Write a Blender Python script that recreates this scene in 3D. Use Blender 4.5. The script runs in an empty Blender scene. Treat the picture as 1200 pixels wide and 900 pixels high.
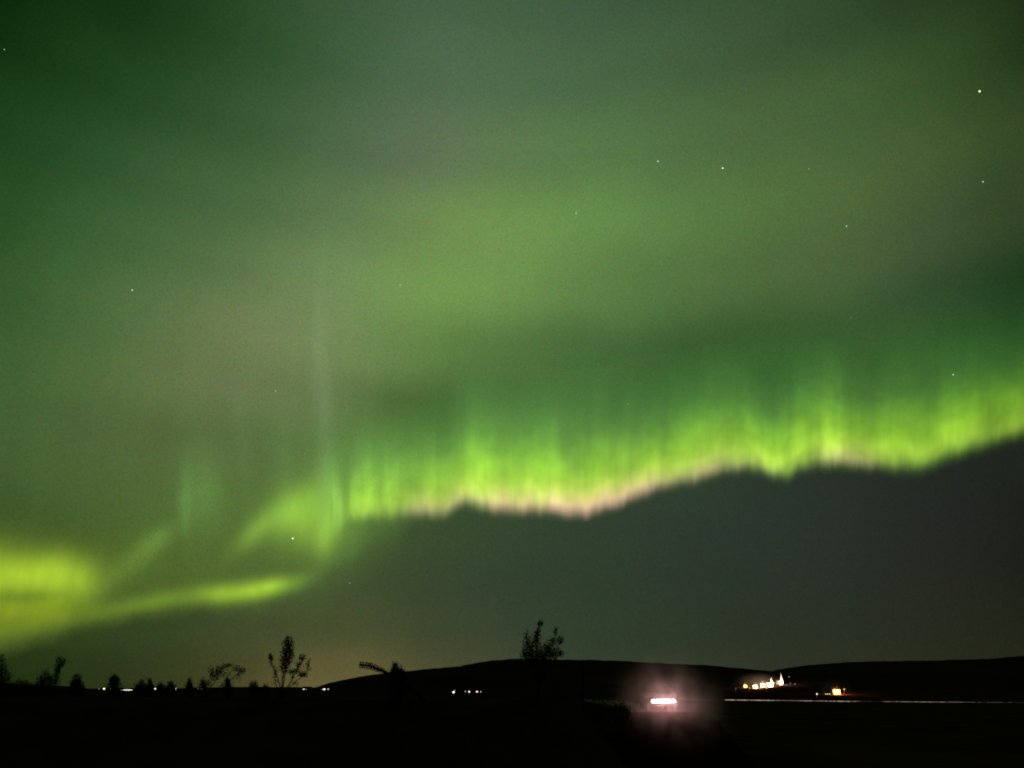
import bpy, bmesh, math, random
import numpy as np
from mathutils import Vector, Matrix, noise as mnoise

S = bpy.context.scene
COL = S.collection
# ---------------------------------------------------------------- camera
EYE = 10.0
PITCH = math.radians(21.48)
cam_d = bpy.data.cameras.new('camera')
cam = bpy.data.objects.new('camera', cam_d); COL.objects.link(cam)
cam.location = (0, 0, EYE)
cam.rotation_euler = (math.radians(90) + PITCH, 0, 0)
cam_d.sensor_width = 36.0
FPX = 906.0                                  # focal length in pixels of a 1200 wide picture
cam_d.lens = 36.0 * FPX / 1200
cam_d.clip_start = 0.1; cam_d.clip_end = 120000
S.camera = cam
# ---------------------------------------------------------------- world, exposure
W = bpy.data.worlds.new('World'); S.world = W; W.use_nodes = True
W.node_tree.nodes['Background'].inputs['Color'].default_value = (.02, .03, .03, 1)
W.node_tree.nodes['Background'].inputs['Strength'].default_value = 0.05
S.view_settings.view_transform = 'Standard'
S.view_settings.look = 'None'
S.view_settings.exposure = 0
S.view_settings.gamma = 1
S.render.engine = 'CYCLES'
S.cycles.use_adaptive_sampling = True
S.cycles.adaptive_threshold = 0.02
S.cycles.use_denoising = True
S.cycles.max_bounces = 5
S.cycles.transparent_max_bounces = 12
S.cycles.volume_bounces = 1
S.cycles.filter_width = 2.0

# ---------------------------------------------------------------- maths
def direction(x, y):
    """unit world direction seen at photo position x, y"""
    a, b = (x - 600) / FPX, (450 - y) / FPX
    v = Vector((a, math.cos(PITCH) - b * math.sin(PITCH), math.sin(PITCH) + b * math.cos(PITCH)))
    return v.normalized()
def azel(x, y):
    d = direction(x, y)
    return math.degrees(math.atan2(d.x, d.y)), math.degrees(math.asin(d.z))
def photo_xy(az, el):
    a, e = math.radians(az), math.radians(el)
    v = (math.sin(a) * math.cos(e), math.cos(a) * math.cos(e), math.sin(e))
    f = v[1] * math.cos(PITCH) + v[2] * math.sin(PITCH)
    u = -v[1] * math.sin(PITCH) + v[2] * math.cos(PITCH)
    return 600 + FPX * v[0] / f, 450 - FPX * u / f
def at(x, y, depth):
    """world point at photo x,y at distance depth along +Y"""
    d = direction(x, y)
    return Vector((0, 0, EYE)) + d * (depth / d.y)
def lin(c):
    c = c / 255.0
    return c / 12.92 if c <= .04045 else ((c + .055) / 1.055) ** 2.4
def sm(a, b, x):
    t = max(0.0, min(1.0, (x - a) / (b - a)))
    return t * t * (3 - 2 * t)
def interp(pts, x):
    return float(np.interp(x, [p[0] for p in pts], [p[1] for p in pts]))

# ---------------------------------------------------------------- helpers
class NT:
    """small node tree writer"""
    def __init__(s, name):
        s.mat = bpy.data.materials.new(name); s.mat.use_nodes = True
        s.t = s.mat.node_tree; s.t.nodes.clear()
        s.out = s.t.nodes.new('ShaderNodeOutputMaterial')
    def n(s, kind, **kw):
        nd = s.t.nodes.new(kind)
        for k, v in kw.items(): setattr(nd, k, v)
        return nd
    def put(s, sock, v):
        if isinstance(v, bpy.types.NodeSocket): s.t.links.new(v, sock)
        elif v is not None: sock.default_value = v
    def m(s, op, a, b=None, c=None, clamp=False):
        nd = s.n('ShaderNodeMath', operation=op, use_clamp=clamp)
        s.put(nd.inputs[0], a); s.put(nd.inputs[1], b)
        if c is not None: s.put(nd.inputs[2], c)
        return nd.outputs[0]
    def v(s, op, a, b=None, out=0):
        nd = s.n('ShaderNodeVectorMath', operation=op)
        s.put(nd.inputs[0], a)
        if op == 'SCALE': s.put(nd.inputs['Scale'], b)
        elif b is not None: s.put(nd.inputs[1], b)
        return nd.outputs[out]
    def xyz(s, a, b, c):
        nd = s.n('ShaderNodeCombineXYZ')
        for i, q in enumerate((a, b, c)): s.put(nd.inputs[i], q)
        return nd.outputs[0]
    def ramp(s, fac, stops, mode='LINEAR'):
        nd = s.n('ShaderNodeValToRGB'); r = nd.color_ramp; r.interpolation = mode
        while len(r.elements) < len(stops): r.elements.new(.5)
        for i, (p, c) in enumerate(stops):
            r.elements[i].position = p
        for i, (p, c) in enumerate(stops):
            r.elements[i].color = (c[0], c[1], c[2], 1)
        s.put(nd.inputs[0], fac); return nd.outputs[0]
    def curve(s, fac, pts, lo, hi, vmax=1.0, auto=True):
        """value of a curve through pts at fac (fac in lo..hi), result in units of pts"""
        ymin = min(p[1] for p in pts); ymax = max(p[1] for p in pts); sp = (ymax - ymin) or 1
        nd = s.n('ShaderNodeFloatCurve'); c = nd.mapping.curves[0]
        q = [((p[0] - lo) / (hi - lo), (p[1] - ymin) / sp) for p in pts]
        c.points[0].location = q[0]; c.points[1].location = q[-1]
        for a in q[1:-1]: c.points.new(*a)
        nd.mapping.update()
        s.put(nd.inputs['Value'], s.m('MULTIPLY_ADD', fac, 1 / (hi - lo), -lo / (hi - lo), clamp=True))
        return s.m('MULTIPLY_ADD', nd.outputs[0], sp, ymin)
    def smooth(s, v, a, b, lo=0.0, hi=1.0):
        nd = s.n('ShaderNodeMapRange', interpolation_type='SMOOTHSTEP')
        s.put(nd.inputs['Value'], v); s.put(nd.inputs[1], a); s.put(nd.inputs[2], b)
        nd.inputs[3].default_value = lo; nd.inputs[4].default_value = hi
        return nd.outputs[0]
    def noise(s, vec, scale, detail=2, rough=.5, color=False):
        nd = s.n('ShaderNodeTexNoise'); s.put(nd.inputs['Vector'], vec)
        nd.inputs['Scale'].default_value = scale; nd.inputs['Detail'].default_value = detail
        nd.inputs['Roughness'].default_value = rough
        return nd.outputs[1 if color else 0]
    def mixv(s, f, a, b):
        nd = s.n('ShaderNodeMix', data_type='VECTOR'); s.put(nd.inputs[0], f)
        s.put(nd.inputs[4], a); s.put(nd.inputs[5], b)
        return nd.outputs[1]

def simple(name, color, rough=.8, metal=0, nscale=0, namp=.3, emit=None, estr=0, bump=0, spec=.3):
    t = NT(name); b = t.n('ShaderNodeBsdfPrincipled')
    b.inputs['Roughness'].default_value = rough; b.inputs['Metallic'].default_value = metal
    b.inputs['Specular IOR Level'].default_value = spec
    if nscale:
        tc = t.n('ShaderNodeTexCoord').outputs['Object']
        f = t.noise(tc, nscale, 4, .6)
        k = t.m('MULTIPLY_ADD', f, 2 * namp, 1 - namp)
        t.put(b.inputs['Base Color'], t.v('SCALE', tuple(color), k))
        if bump:
            bn = t.n('ShaderNodeBump'); bn.inputs['Strength'].default_value = bump
            t.put(bn.inputs['Height'], f); t.put(b.inputs['Normal'], bn.outputs[0])
    else:
        b.inputs['Base Color'].default_value = (*color, 1)
    if emit:
        b.inputs['Emission Color'].default_value = (*emit, 1); b.inputs['Emission Strength'].default_value = estr
    t.t.links.new(b.outputs[0], t.out.inputs[0])
    return t.mat
def glow(name, color, strength):
    t = NT(name); e = t.n('ShaderNodeEmission'); e.inputs[0].default_value = (*color, 1); e.inputs[1].default_value = strength
    t.t.links.new(e.outputs[0], t.out.inputs[0]); return t.mat

def link(name, bm, mat, parent=None, smooth=False, loc=None):
    me = bpy.data.meshes.new(name); bm.to_mesh(me); bm.free()
    o = bpy.data.objects.new(name, me); COL.objects.link(o)
    if mat is not None: me.materials.append(mat)
    if smooth:
        me.polygons.foreach_set('use_smooth', [True] * len(me.polygons))
    if parent is not None: o.parent = parent
    if loc is not None: o.location = loc
    return o
def from_data(name, verts, faces, mat, parent=None, smooth=False):
    me = bpy.data.meshes.new(name); me.from_pydata(verts, [], faces); me.update()
    o = bpy.data.objects.new(name, me); COL.objects.link(o)
    if mat is not None: me.materials.append(mat)
    if smooth: me.polygons.foreach_set('use_smooth', [True] * len(me.polygons))
    if parent is not None: o.parent = parent
    return o
def tag(o, label=None, cat=None, group=None, kind=None):
    if label: o['label'] = label
    if cat: o['category'] = cat
    if group: o['group'] = group
    if kind: o['kind'] = kind
    return o
def thing(name, label, cat, loc=(0, 0, 0), rz=0, group=None):
    o = bpy.data.objects.new(name, None); COL.objects.link(o)
    o.location = loc; o.rotation_euler = (0, 0, rz); o.empty_display_size = .3
    return tag(o, label, cat, group)
def box(bm, c, s, rz=0):
    m = Matrix.Translation(c) @ Matrix.Rotation(rz, 4, 'Z') @ Matrix.Diagonal((*s, 1))
    return bmesh.ops.create_cube(bm, size=1, matrix=m)['verts']
def cyl(bm, p, q, r1, r2=None, n=8):
    p, q = Vector(p), Vector(q); d = q - p
    m = Matrix.Translation((p + q) / 2) @ d.to_track_quat('Z', 'Y').to_matrix().to_4x4()
    bmesh.ops.create_cone(bm, cap_ends=True, segments=n, radius1=r1, radius2=r1 if r2 is None else r2, depth=d.length, matrix=m)
def ball(bm, c, r, sub=2, sc=(1, 1, 1)):
    m = Matrix.Translation(c) @ Matrix.Diagonal((*sc, 1))
    bmesh.ops.create_icosphere(bm, subdivisions=sub, radius=r, matrix=m)

# ---------------------------------------------------------------- sky: colours of the night sky by azimuth and elevation
UP_Y = [0, 75, 150, 225, 300, 375, 450, 525, 600, 650, 700]
UP = [
 [(8,38,12),(18,52,18),(22,58,24),(38,72,38),(58,88,58),(68,98,70),(68,98,68),(62,90,66),(56,82,58),(52,78,50),(46,72,44),(38,60,34),(28,46,24)],
 [(20,56,20),(28,66,28),(34,72,34),(46,82,44),(62,96,62),(76,108,78),(76,108,76),(70,102,70),(68,98,64),(64,92,58),(60,90,52),(52,82,42),(40,62,30)],
 [(28,68,28),(38,78,38),(46,84,46),(58,94,54),(76,106,74),(92,114,90),(84,116,80),(80,112,74),(78,110,68),(76,106,62),(72,102,58),(66,94,50),(50,72,38)],
 [(36,76,34),(50,90,50),(62,98,58),(74,108,66),(88,116,76),(104,124,84),(102,138,76),(98,142,76),(90,130,70),(82,116,62),(78,106,60),(70,92,54),(50,70,40)],
 [(46,84,42),(62,102,56),(76,110,64),(88,118,72),(106,138,86),(116,158,78),(116,160,80),(98,142,74),(86,122,66),(80,110,62),(76,100,60),(62,84,56),(44,66,40)],
 [(58,96,48),(76,114,62),(94,118,72),(112,130,84),(118,146,88),(108,150,76),(98,134,74),(82,118,66),(74,106,60),(72,102,58),(68,98,58),(60,84,54),(42,66,40)],
 [(62,98,50),(82,110,60),(98,118,72),(106,122,80),(102,124,78),(80,112,62),(76,114,62),(68,108,60),(62,102,54),(60,100,52),(58,98,46),(54,96,42),(46,80,36)],
 [(66,96,50),(76,98,56),(82,102,58),(90,112,66),(92,122,66),(74,112,58),(70,110,56),(66,106,54),(60,98,50),(56,94,46),(54,92,42),(50,88,38),(40,70,34)],
 [(72,98,48),(76,104,50),(80,110,52),(84,112,54),(78,106,52),(70,98,50),(66,98,50),(60,94,50),(56,88,48),(52,84,44),(48,80,40),(44,76,36),(36,60,32)],
 [(76,98,44),(80,104,42),(82,108,46),(82,108,50),(80,106,52),(70,94,50),(60,86,50),(56,80,48),(52,76,46),(48,72,44),(44,68,40),(42,66,36),(34,54,32)],
 [(72,92,36),(70,88,38),(74,96,40),(76,96,48),(74,94,52),(64,84,50),(58,78,50),(54,72,48),(50,68,46),(46,64,44),(42,60,40),(40,58,36),(32,48,32)],
]
LO_Y = [550, 600, 650, 700, 750, 790, 812]
LO = [
 [(72,84,52),(72,84,52),(72,84,52),(74,88,54),(72,90,54),(64,84,54),(60,78,54),(56,72,54),(52,66,54),(46,54,46),(44,50,46),(38,42,40),(34,38,34)],
 [(72,84,48),(72,84,48),(72,84,48),(74,88,54),(72,92,54),(60,80,52),(56,74,52),(52,66,52),(50,62,52),(46,56,50),(44,50,46),(40,42,42),(32,34,32)],
 [(64,80,36),(64,80,40),(68,84,46),(74,88,54),(70,88,52),(60,74,50),(54,68,52),(50,62,50),(48,58,50),(46,54,48),(44,48,44),(40,42,38),(32,34,30)],
 [(58,78,30),(56,72,38),(58,74,42),(68,80,50),(68,78,52),(60,70,52),(54,66,52),(50,62,50),(48,58,48),(46,54,46),(44,48,42),(42,44,38),(34,36,28)],
 [(44,62,26),(46,60,32),(54,66,38),(70,76,48),(78,82,52),(68,76,52),(58,68,52),(52,64,48),(50,58,46),(46,52,42),(44,48,40),(42,44,36),(36,38,28)],
 [(36,50,22),(42,52,28),(54,60,34),(76,74,44),(110,100,64),(82,80,54),(62,70,52),(56,64,50),(54,60,48),(50,54,44),(48,50,38),(44,46,34),(38,38,28)],
 [(32,44,20),(42,50,26),(56,60,34),(80,76,46),(114,102,64),(84,80,54),(62,70,52),(56,64,50),(54,60,48),(50,54,44),(48,50,38),(44,46,34),(38,38,28)],
]
def field(table, ys, x, y):
    x = max(0, min(1200, x)); y = max(ys[0], min(ys[-1], y))
    out = []
    sat = .93 if table is UP else 1.0
    def tone(q, c):
        l = .3 * q[0] + .6 * q[1] + .1 * q[2]
        return lin(max(0, l + (q[c] - l) * sat + ((-1, -3, -4) if table is UP else (-3, -2, -5))[c]))
    for c in range(3):
        row = [np.interp(x, np.arange(13) * 100, [tone(q, c) for q in r]) for r in table]
        out.append(float(np.interp(y, ys, row)))
    return out
EDGE = [(-120,778),(0,759),(50,744),(100,731),(150,722),(220,715),(270,712),(310,706),(345,694),(375,682),(410,664),(440,640),(470,615),(500,600),
        (520,597),(533,590),(545,583),(560,587),(575,592),(600,594),(630,592),(650,594),(680,596),(700,592),(730,583),(745,577),(770,566),(800,560),(830,552),
        (870,543),(890,543),(905,552),(920,555),(935,547),(950,541),(975,538),(1000,541),(1030,542),(1060,546),(1090,541),(1110,531),(1140,523),(1170,515),(1200,506),(1320,480)]
SOFT = [(-120,10),(0,10),(220,9),(300,12),(360,26),(420,44),(470,30),(500,12),(700,10),(1200,13),(1320,14)]

def gauss(t, P, cx, cy, sx, sy, rot=0.0):
    """gaussian lobe in azimuth/elevation; P holds (az, el, 1)"""
    a0, e0 = azel(cx, cy)
    ax, ex = azel(cx + 1, cy); ay, ey = azel(cx, cy + 1)
    J = np.array([[ax - a0, ay - a0], [ex - e0, ey - e0]])
    c, s_ = math.cos(math.radians(rot)), math.sin(math.radians(rot))
    M = np.array([[c / sx, s_ / sx], [-s_ / sy, c / sy]]) @ np.linalg.inv(J)
    k = -M @ np.array([a0, e0])
    q = t.v('DOT_PRODUCT', P, (M[0, 0], M[0, 1], k[0]), out=1)
    r = t.v('DOT_PRODUCT', P, (M[1, 0], M[1, 1], k[1]), out=1)
    return t.m('EXPONENT', t.m('MULTIPLY', t.m('MULTIPLY_ADD', q, q, t.m('MULTIPLY', r, r)), -.5))
def az_el_nodes(t, warp=0.0):
    g = t.v('NORMALIZE', t.n('ShaderNodeTexCoord').outputs['Object'])
    if warp:
        w = t.v('SUBTRACT', t.noise(g, 7, 3, .5, True), (.5, .5, .5))
        g2 = t.v('NORMALIZE', t.v('ADD', g, t.v('SCALE', w, warp)))
    else: g2 = g
    sp = t.n('ShaderNodeSeparateXYZ'); t.put(sp.inputs[0], g2)
    az = t.m('DEGREES', t.m('ARCTAN2', sp.outputs[0], sp.outputs[1]))
    el = t.m('DEGREES', t.m('ARCSINE', sp.outputs[2]))
    return g, az, el

def sky_material():
    t = NT('night_sky')
    g, az, el = az_el_nodes(t, .035)
    def rows(table, ys, els):
        u = t.m('MULTIPLY_ADD', az, 1 / 92, .5)
        out = None; last = None
        for e in els:
            st = []
            for i in range(24):
                a = -45 + 90 * i / 23
                x, y = photo_xy(a, e)
                st.append(((a + 46) / 92, field(table, ys, x, y)))
            r = t.ramp(u, st, 'LINEAR')
            if out is None: out = r
            else: out = t.mixv(t.smooth(el, last, e), out, r)
            last = e
        return out
    upper = rows(UP, UP_Y, [4, 8, 12, 16, 20, 24, 28.5, 33, 38, 43, 49])
    lower = rows(LO, LO_Y, [0, 1.3, 4, 7, 10, 13, 17])
    P = t.xyz(az, el, 1.0)
    # faint tall rays in the diffuse glow
    tall = t.noise(t.xyz(t.m('MULTIPLY', az, 1.0), t.m('MULTIPLY', el, .05), 0), .55, 3, .55)
    kk = t.m('MULTIPLY', t.m('SUBTRACT', tall, .5), t.smooth(el, 36, 12))
    upper = t.v('SCALE', upper, t.m('MULTIPLY_ADD', kk, .22, 1.0))
    lobes = [  # x, y, sx, sy, rot, colour
        (376, 470, 7, 90, -1, (.030,.035,.026)),
        (340, 360, 60, 60, 0, (.012,.014,.008)),
        (220, 588, 5, 30, 0, (.020,.065,.012)),
        (238, 574, 17, 34, 0, (.034,.080,.016)),
        (186, 632, 20, 9, -40, (.035,.080,.014)),
        (150, 660, 34, 10, -38, (.030,.055,.006)),
        (640, 300, 150, 34, -14, (.006,.008,.003)),
        (1175, 430, 60, 60, 0, (-.004,.012,-.002)),
        (470, 470, 34, 28, 0, (-.018,-.030,-.014)),
        (700, 470, 300, 30, -8, (-.006,.012,-.003)),
        (20, 610, 90, 30, 0, (-.018,-.020,-.006)),
        (445, 560, 55, 34, -8, (.035,.095,.010)),
        (400, 590, 22, 30, -20, (.030,.070,.010)),
        (330, 560, 9, 50, -2, (.008,.022,.005)),
        (285, 540, 7, 60, -3, (.006,.016,.005)),
        (850, 400, 260, 26, -8, (-.016,-.022,-.010)),
    ]
    for (x, y, sx, sy, rot, c) in lobes:
        upper = t.v('ADD', upper, t.v('SCALE', c, gauss(t, P, x, y, sx, sy, rot)))
    # the top of the cloud bank
    aw = t.noise(g, 26, 3, .55)
    ep = [(azel(x, y)[0], azel(x, y)[1]) for x, y in EDGE]
    sp_ = [(azel(x, interp(EDGE, x))[0], w * .0632) for x, w in SOFT]
    edge = t.curve(az, ep, ep[0][0], ep[-1][0])
    soft = t.curve(az, sp_, sp_[0][0], sp_[-1][0])
    edge = t.m('ADD', edge, t.m('MULTIPLY_ADD', aw, 1.0, -.5))
    d = t.m('DIVIDE', t.m('SUBTRACT', el, edge), soft)
    f = t.smooth(d, -1.2, .9)
    sky = t.mixv(f, lower, upper)
    # broad unevenness, then fine camera grain put into the sky colour
    n1 = t.noise(g, 9, 4, .55); n2 = t.noise(g, 430, 1, .6, True)
    sky = t.v('SCALE', sky, t.m('MULTIPLY_ADD', n1, .14, .93))
    gr = t.v('MULTIPLY_ADD', n2, (.85, .60, 1.0))
    gn = gr.node; gn.inputs[2].default_value = (.575, .70, .50)
    sky = t.v('MULTIPLY', sky, gr)
    # sky dimmed behind the camera and overhead to cut light on the hills
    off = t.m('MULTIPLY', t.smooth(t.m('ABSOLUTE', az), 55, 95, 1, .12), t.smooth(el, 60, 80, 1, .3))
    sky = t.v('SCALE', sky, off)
    sky = t.v('MAXIMUM', sky, (.001, .001, .001))
    e = t.n('ShaderNodeEmission'); t.put(e.inputs[0], sky); e.inputs[1].default_value = 1
    t.t.links.new(e.outputs[0], t.out.inputs[0])
    t.mat.cycles.emission_sampling = 'NONE'
    return t.mat
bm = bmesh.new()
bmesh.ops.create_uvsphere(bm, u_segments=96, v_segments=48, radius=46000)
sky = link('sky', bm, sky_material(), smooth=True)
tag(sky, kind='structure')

# ---------------------------------------------------------------- aurora curtains: thin glowing sheets hanging 30 km away
def curtain(name, label, hem, height, x0, x1, mat, R=30000, below=16, above=1.35, step=2.0, fold=500):
    vs, fs, uv = [], [], []
    rows = 22; xs = np.arange(x0, x1 + .1, step)
    for i, x in enumerate(xs):
        yh = interp(hem, x); az, eh = azel(x, yh)
        h = interp(height, x) * .0632
        rr = R + fold * math.sin(x * .021) + fold * .5 * math.sin(x * .057 + 1)
        for j in range(rows):
            v = -below / interp(height, x) + (above + below / interp(height, x)) * j / (rows - 1)
            e = eh + v * h
            a = math.radians(az)
            vs.append((rr * math.sin(a), rr * math.cos(a), EYE + rr * math.tan(math.radians(e))))
            uv.append((x / 100.0, v))
    for i in range(len(xs) - 1):
        for j in range(rows - 1):
            a = i * rows + j
            fs.append((a, a + rows, a + rows + 1, a + 1))
    o = from_data(name, vs, fs, mat, smooth=True)
    l = o.data.uv_layers.new(name='sheet')
    for lp in o.data.loops: l.data[lp.index].uv = uv[lp.vertex_index]
    o.visible_shadow = True
    return tag(o, label, 'aurora', 'curtains of the aurora', 'stuff')

def additive(t, col):
    e = t.n('ShaderNodeEmission'); t.put(e.inputs[0], col); e.inputs[1].default_value = 1
    tr = t.n('ShaderNodeBsdfTransparent'); a = t.n('ShaderNodeAddShader')
    t.t.links.new(e.outputs[0], a.inputs[0]); t.t.links.new(tr.outputs[0], a.inputs[1])
    t.t.links.new(a.outputs[0], t.out.inputs[0]); t.mat.cycles.emission_sampling = 'NONE'
    return t.mat

BRIGHT = [(255,.0),(385,0),(402,.10),(409,.28),(416,.62),(424,.74),(436,.80),
          (447,.62),(456,.80),(465,.72),(474,.54),(490,.60),(508,.80),(520,.74),(545,.80),(570,1.05),(584,.95),(600,1.12),(625,1.15),(660,.95),(690,.84),
          (720,.84),(745,.78),(775,.86),(800,.84),(830,.74),(870,.80),(890,.86),(912,.92),(925,.84),(940,.96),(955,.78),(973,1.12),(986,.92),(1010,.76),
          (1050,.76),(1090,.72),(1120,.76),(1150,.66),(1180,.56),(1210,.46),(1290,.3)]
PINK = [(255,0),(440,0.0),(485,.35),(520,.5),(540,.45),(575,.75),(620,.95),(690,1.1),(720,.95),(780,.6),(840,.42),(870,.32),(905,.15),(940,.06),(975,.4),(1010,.32),(1040,.05),(1080,0),(1290,0)]
def curtain_material():
    t = NT('aurora_glow')
    uvn = t.n('ShaderNodeUVMap', uv_map='sheet').outputs[0]
    sp = t.n('ShaderNodeSeparateXYZ'); t.put(sp.inputs[0], uvn)
    u, v = sp.outputs[0], sp.outputs[1]
    u = t.m('SUBTRACT', u, t.m('MULTIPLY', v, t.m('MULTIPLY_ADD', u, .25 / 5.5, -.25 * 6 / 5.5)))
    b = t.curve(u, [(x / 100, y) for x, y in BRIGHT], 2.55, 12.9)
    pk = t.curve(u, [(x / 100, y) for x, y in PINK], 2.55, 12.9)
    # rays: noise along the curtain, stretched upwards
    r1 = t.noise(t.xyz(u, t.m('MULTIPLY', v, .10), 0), 5.5, 3, .62)
    r2 = t.noise(t.xyz(u, t.m('MULTIPLY', v, .06), 3.3), 2.6, 2, .5)
    r3 = t.noise(t.xyz(u, t.m('MULTIPLY', v, .1), 5.3), 1.5, 3, .55)
    hemn = t.noise(t.xyz(u, 0, 7.7), 4.2, 3, .5)
    vv = t.m('ADD', v, t.m('MULTIPLY_ADD', hemn, .15, -.075))
    # uneven height of the rays
    vh = t.m('DIVIDE', vv, t.m('MULTIPLY_ADD', r3, .62, .70))
    prof = t.ramp(t.m('MULTIPLY_ADD', vh, 1 / 1.5, .2 / 1.5), [
        (.00, (0, 0, 0)), (.07, (0, 0, 0)), (.115, (.08, .13, .02)), (.16, (.29, .46, .040)), (.22, (.41, .66, .045)),
        (.30, (.30, .56, .022)), (.40, (.205, .43, .020)), (.50, (.105, .265, .018)), (.60, (.048, .125, .014)), (.72, (.018, .052, .008)),
        (.86, (.002, .016, .002)), (.97, (0, 0, 0))], 'B_SPLINE')
    pink = t.ramp(t.m('MULTIPLY_ADD', vv, 1 / .5, .15 / .5), [
        (0, (0, 0, 0)), (.12, (0, 0, 0)), (.24, (.30, .12, .15)), (.36, (.55, .17, .25)), (.50, (.32, .07, .11)), (.72, (.05, .015, .01)), (1, (0, 0, 0))], 'B_SPLINE')
    rr = t.m('MULTIPLY_ADD', t.m('SUBTRACT', r1, .5), .62, 1.0)
    rr = t.m('MULTIPLY', rr, t.m('MULTIPLY_ADD', t.m('SUBTRACT', r2, .5), .7, 1.0))
    r4 = t.noise(t.xyz(u, t.m('MULTIPLY', v, .9), 9.1), 3.4, 2, .5)
    rr = t.m('MULTIPLY', rr, t.m('MULTIPLY_ADD', t.m('SUBTRACT', r4, .5), 1.1, 1.0))
    k = t.m('MAXIMUM', t.m('MULTIPLY', b, rr), 0)
    col = t.v('SCALE', prof, k)
    r5 = t.smooth(t.noise(t.xyz(u, 0, 12.3), 2.3, 3, .6), .32, .62, .45, 1.1)
    col = t.v('ADD', col, t.v('SCALE', pink, t.m('MULTIPLY', t.m('MULTIPLY', pk, r5), t.m('MAXIMUM', rr, 0))))
    # sheet ends fade
    return additive(t, col)
HEM = [(255,655),(275,641),(290,627),(310,617),(335,628),(350,641),(385,642),(393,634),(399,622),(410,607),(425,606),(450,602),(480,596),(500,596),
       (520,596)] + [p for p in EDGE if p[0] > 525]
HEIGHT = [(255,42),(300,48),(340,62),(385,92),(400,86),(450,100),(520,112),(600,122),(700,118),(800,106),(900,98),(960,100),(1050,98),(1120,94),(1200,84),(1290,74)]
curtain('aurora', 'bright green aurora curtain of upright rays with pink lower hem above the cloud bank', HEM, HEIGHT, 383, 1290, curtain_material())

def low_material():
    t = NT('low_aurora_glow')
    g, az, el = az_el_nodes(t, .02)
    P = t.xyz(az, el, 1.0)
    col = (0, 0, 0)
    for (x, y, sx, sy, rot, c) in [
        (20, 676, 44, 15, -3, (.17,.25,.006)),
        (66, 671, 26, 17, 0, (.17,.25,.008)),
        (98, 680, 16, 18, 0, (.09,.15,.003)),
        (-40, 672, 60, 26, 0, (.18,.27,.006)),
        (16, 713, 34, 11, -10, (.12,.15,.000)),
        (66, 706, 22, 13, -40, (.08,.12,.000)),
        (-10, 742, 80, 12, -13, (.055,.080,.000)),
        (110, 722, 70, 9, -12, (.035,.06,.001)),
        (190, 704, 46, 8, -10, (.06,.115,.006)),
        (256, 698, 18, 8, -4, (.13,.21,.008)),
        (300, 692, 26, 8, -10, (.24,.40,.010)),
        (318, 684, 16, 6, -12, (.08,.13,.006)),
        (345, 686, 22, 9, -18, (.05,.12,.008)),
        (358, 606, 26, 24, 6, (.14,.26,.014)),
        (383, 628, 9, 17, 0, (.09,.15,.008)),
        (336, 600, 30, 13, -32, (.09,.18,.012)),
        (294, 625, 22, 8, -48, (.07,.13,.010)),
        (386, 580, 9, 30, 0, (.04,.13,.014)),
        (397, 596, 3.2, 17, -3, (.12,.18,.030)),
        (391, 590, 1.6, 20, -2, (.06,.10,.015)),
        (420, 640, 26, 16, -30, (.012,.035,.006))]:
        term = t.v('SCALE', c, gauss(t, P, x, y, sx, sy, rot))
        col = t.v('ADD', col, term)
    col = t.v('SUBTRACT', col, t.v('SCALE', (.075, .085, .001), gauss(t, P, 30, 699, 32, 6, -4)))
    col = t.v('MAXIMUM', col, (0, 0, 0))
    uvn = t.n('ShaderNodeUVMap', uv_map='sheet').outputs[0]
    sp = t.n('ShaderNodeSeparateXYZ'); t.put(sp.inputs[0], uvn)
    v = sp.outputs[1]; u = sp.outputs[0]
    f = t.m('MULTIPLY', t.smooth(v, -.08, .14), t.smooth(v, 1.3, 1.05))
    f = t.m('MULTIPLY', f, t.smooth(u, 4.45, 4.1))
    rn = t.noise(t.xyz(u, t.m('MULTIPLY', v, .5), 2.2), 3.2, 4, .6)
    f = t.m('MULTIPLY', f, t.m('MULTIPLY_ADD', rn, .7, .65))
    return additive(t, t.v('SCALE', col, f))
LOWH = [(-200,130),(0,130),(120,115),(200,110),(300,125),(380,130),(450,110)]
curtain('aurora', 'low yellow-green aurora patches at the far left close above the dark cloud', EDGE, LOWH, -115, 447, low_material(), R=32000, above=1.3)

# ---------------------------------------------------------------- stars
STARS = [  # x, y, size, strength, label
 (1148,107,1.05,1.6,'brightest star, high up near the upper right corner'),
 (1152,213,.8,.7,'dim star directly below the brightest star at upper right'),
 (771,189,.85,1.0,'star above the green haze, left one of the close pair'),
 (847,197,1.0,1.2,'star above the green haze, right one of the close pair'),
 (948,198,.6,.5,'very faint star right of the close pair of stars'),
 (675,250,.75,.9,'small star inside the upper green haze band'),
 (992,265,.75,.9,'small star under the faint one, right of the haze band'),
 (469,334,.7,.8,'small star at the left end of the upper green haze'),
 (155,340,.8,1.0,'lone star in the dull green sky far left'),
 (323,458,.65,.8,'small star beside the tall pale ray, left of it'),
 (1117,439,.75,.9,'star just above the right end of the bright curtain'),
 (343,631,1.0,1.5,'bright star over the dark notch below the curtain lobe'),
 (410,683,.6,.5,'faint star on the cloud right of the low glowing patch'),
 (5,58,.5,.7,'star at the left border near the top'),
 (736,473,.55,.5,'faint star at the top of the bright curtain, middle'),
 (997,372,.5,.3,'hardly visible star over the right half of the curtain'),
]
star_mats = {}
for x, y, s, e, lab in STARS:
    if e not in star_mats: star_mats[e] = glow('starlight', (.82, 1.0, .78), e); star_mats[e].cycles.emission_sampling = 'NONE'
    bm = bmesh.new(); ball(bm, (0, 0, 0), 33 * s, 2)
    o = link('star', bm, star_mats[e], loc=Vector((0, 0, EYE)) + direction(x, y) * 36000)
    tag(o, lab, 'star', 'stars in the sky', 'thing')

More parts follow.
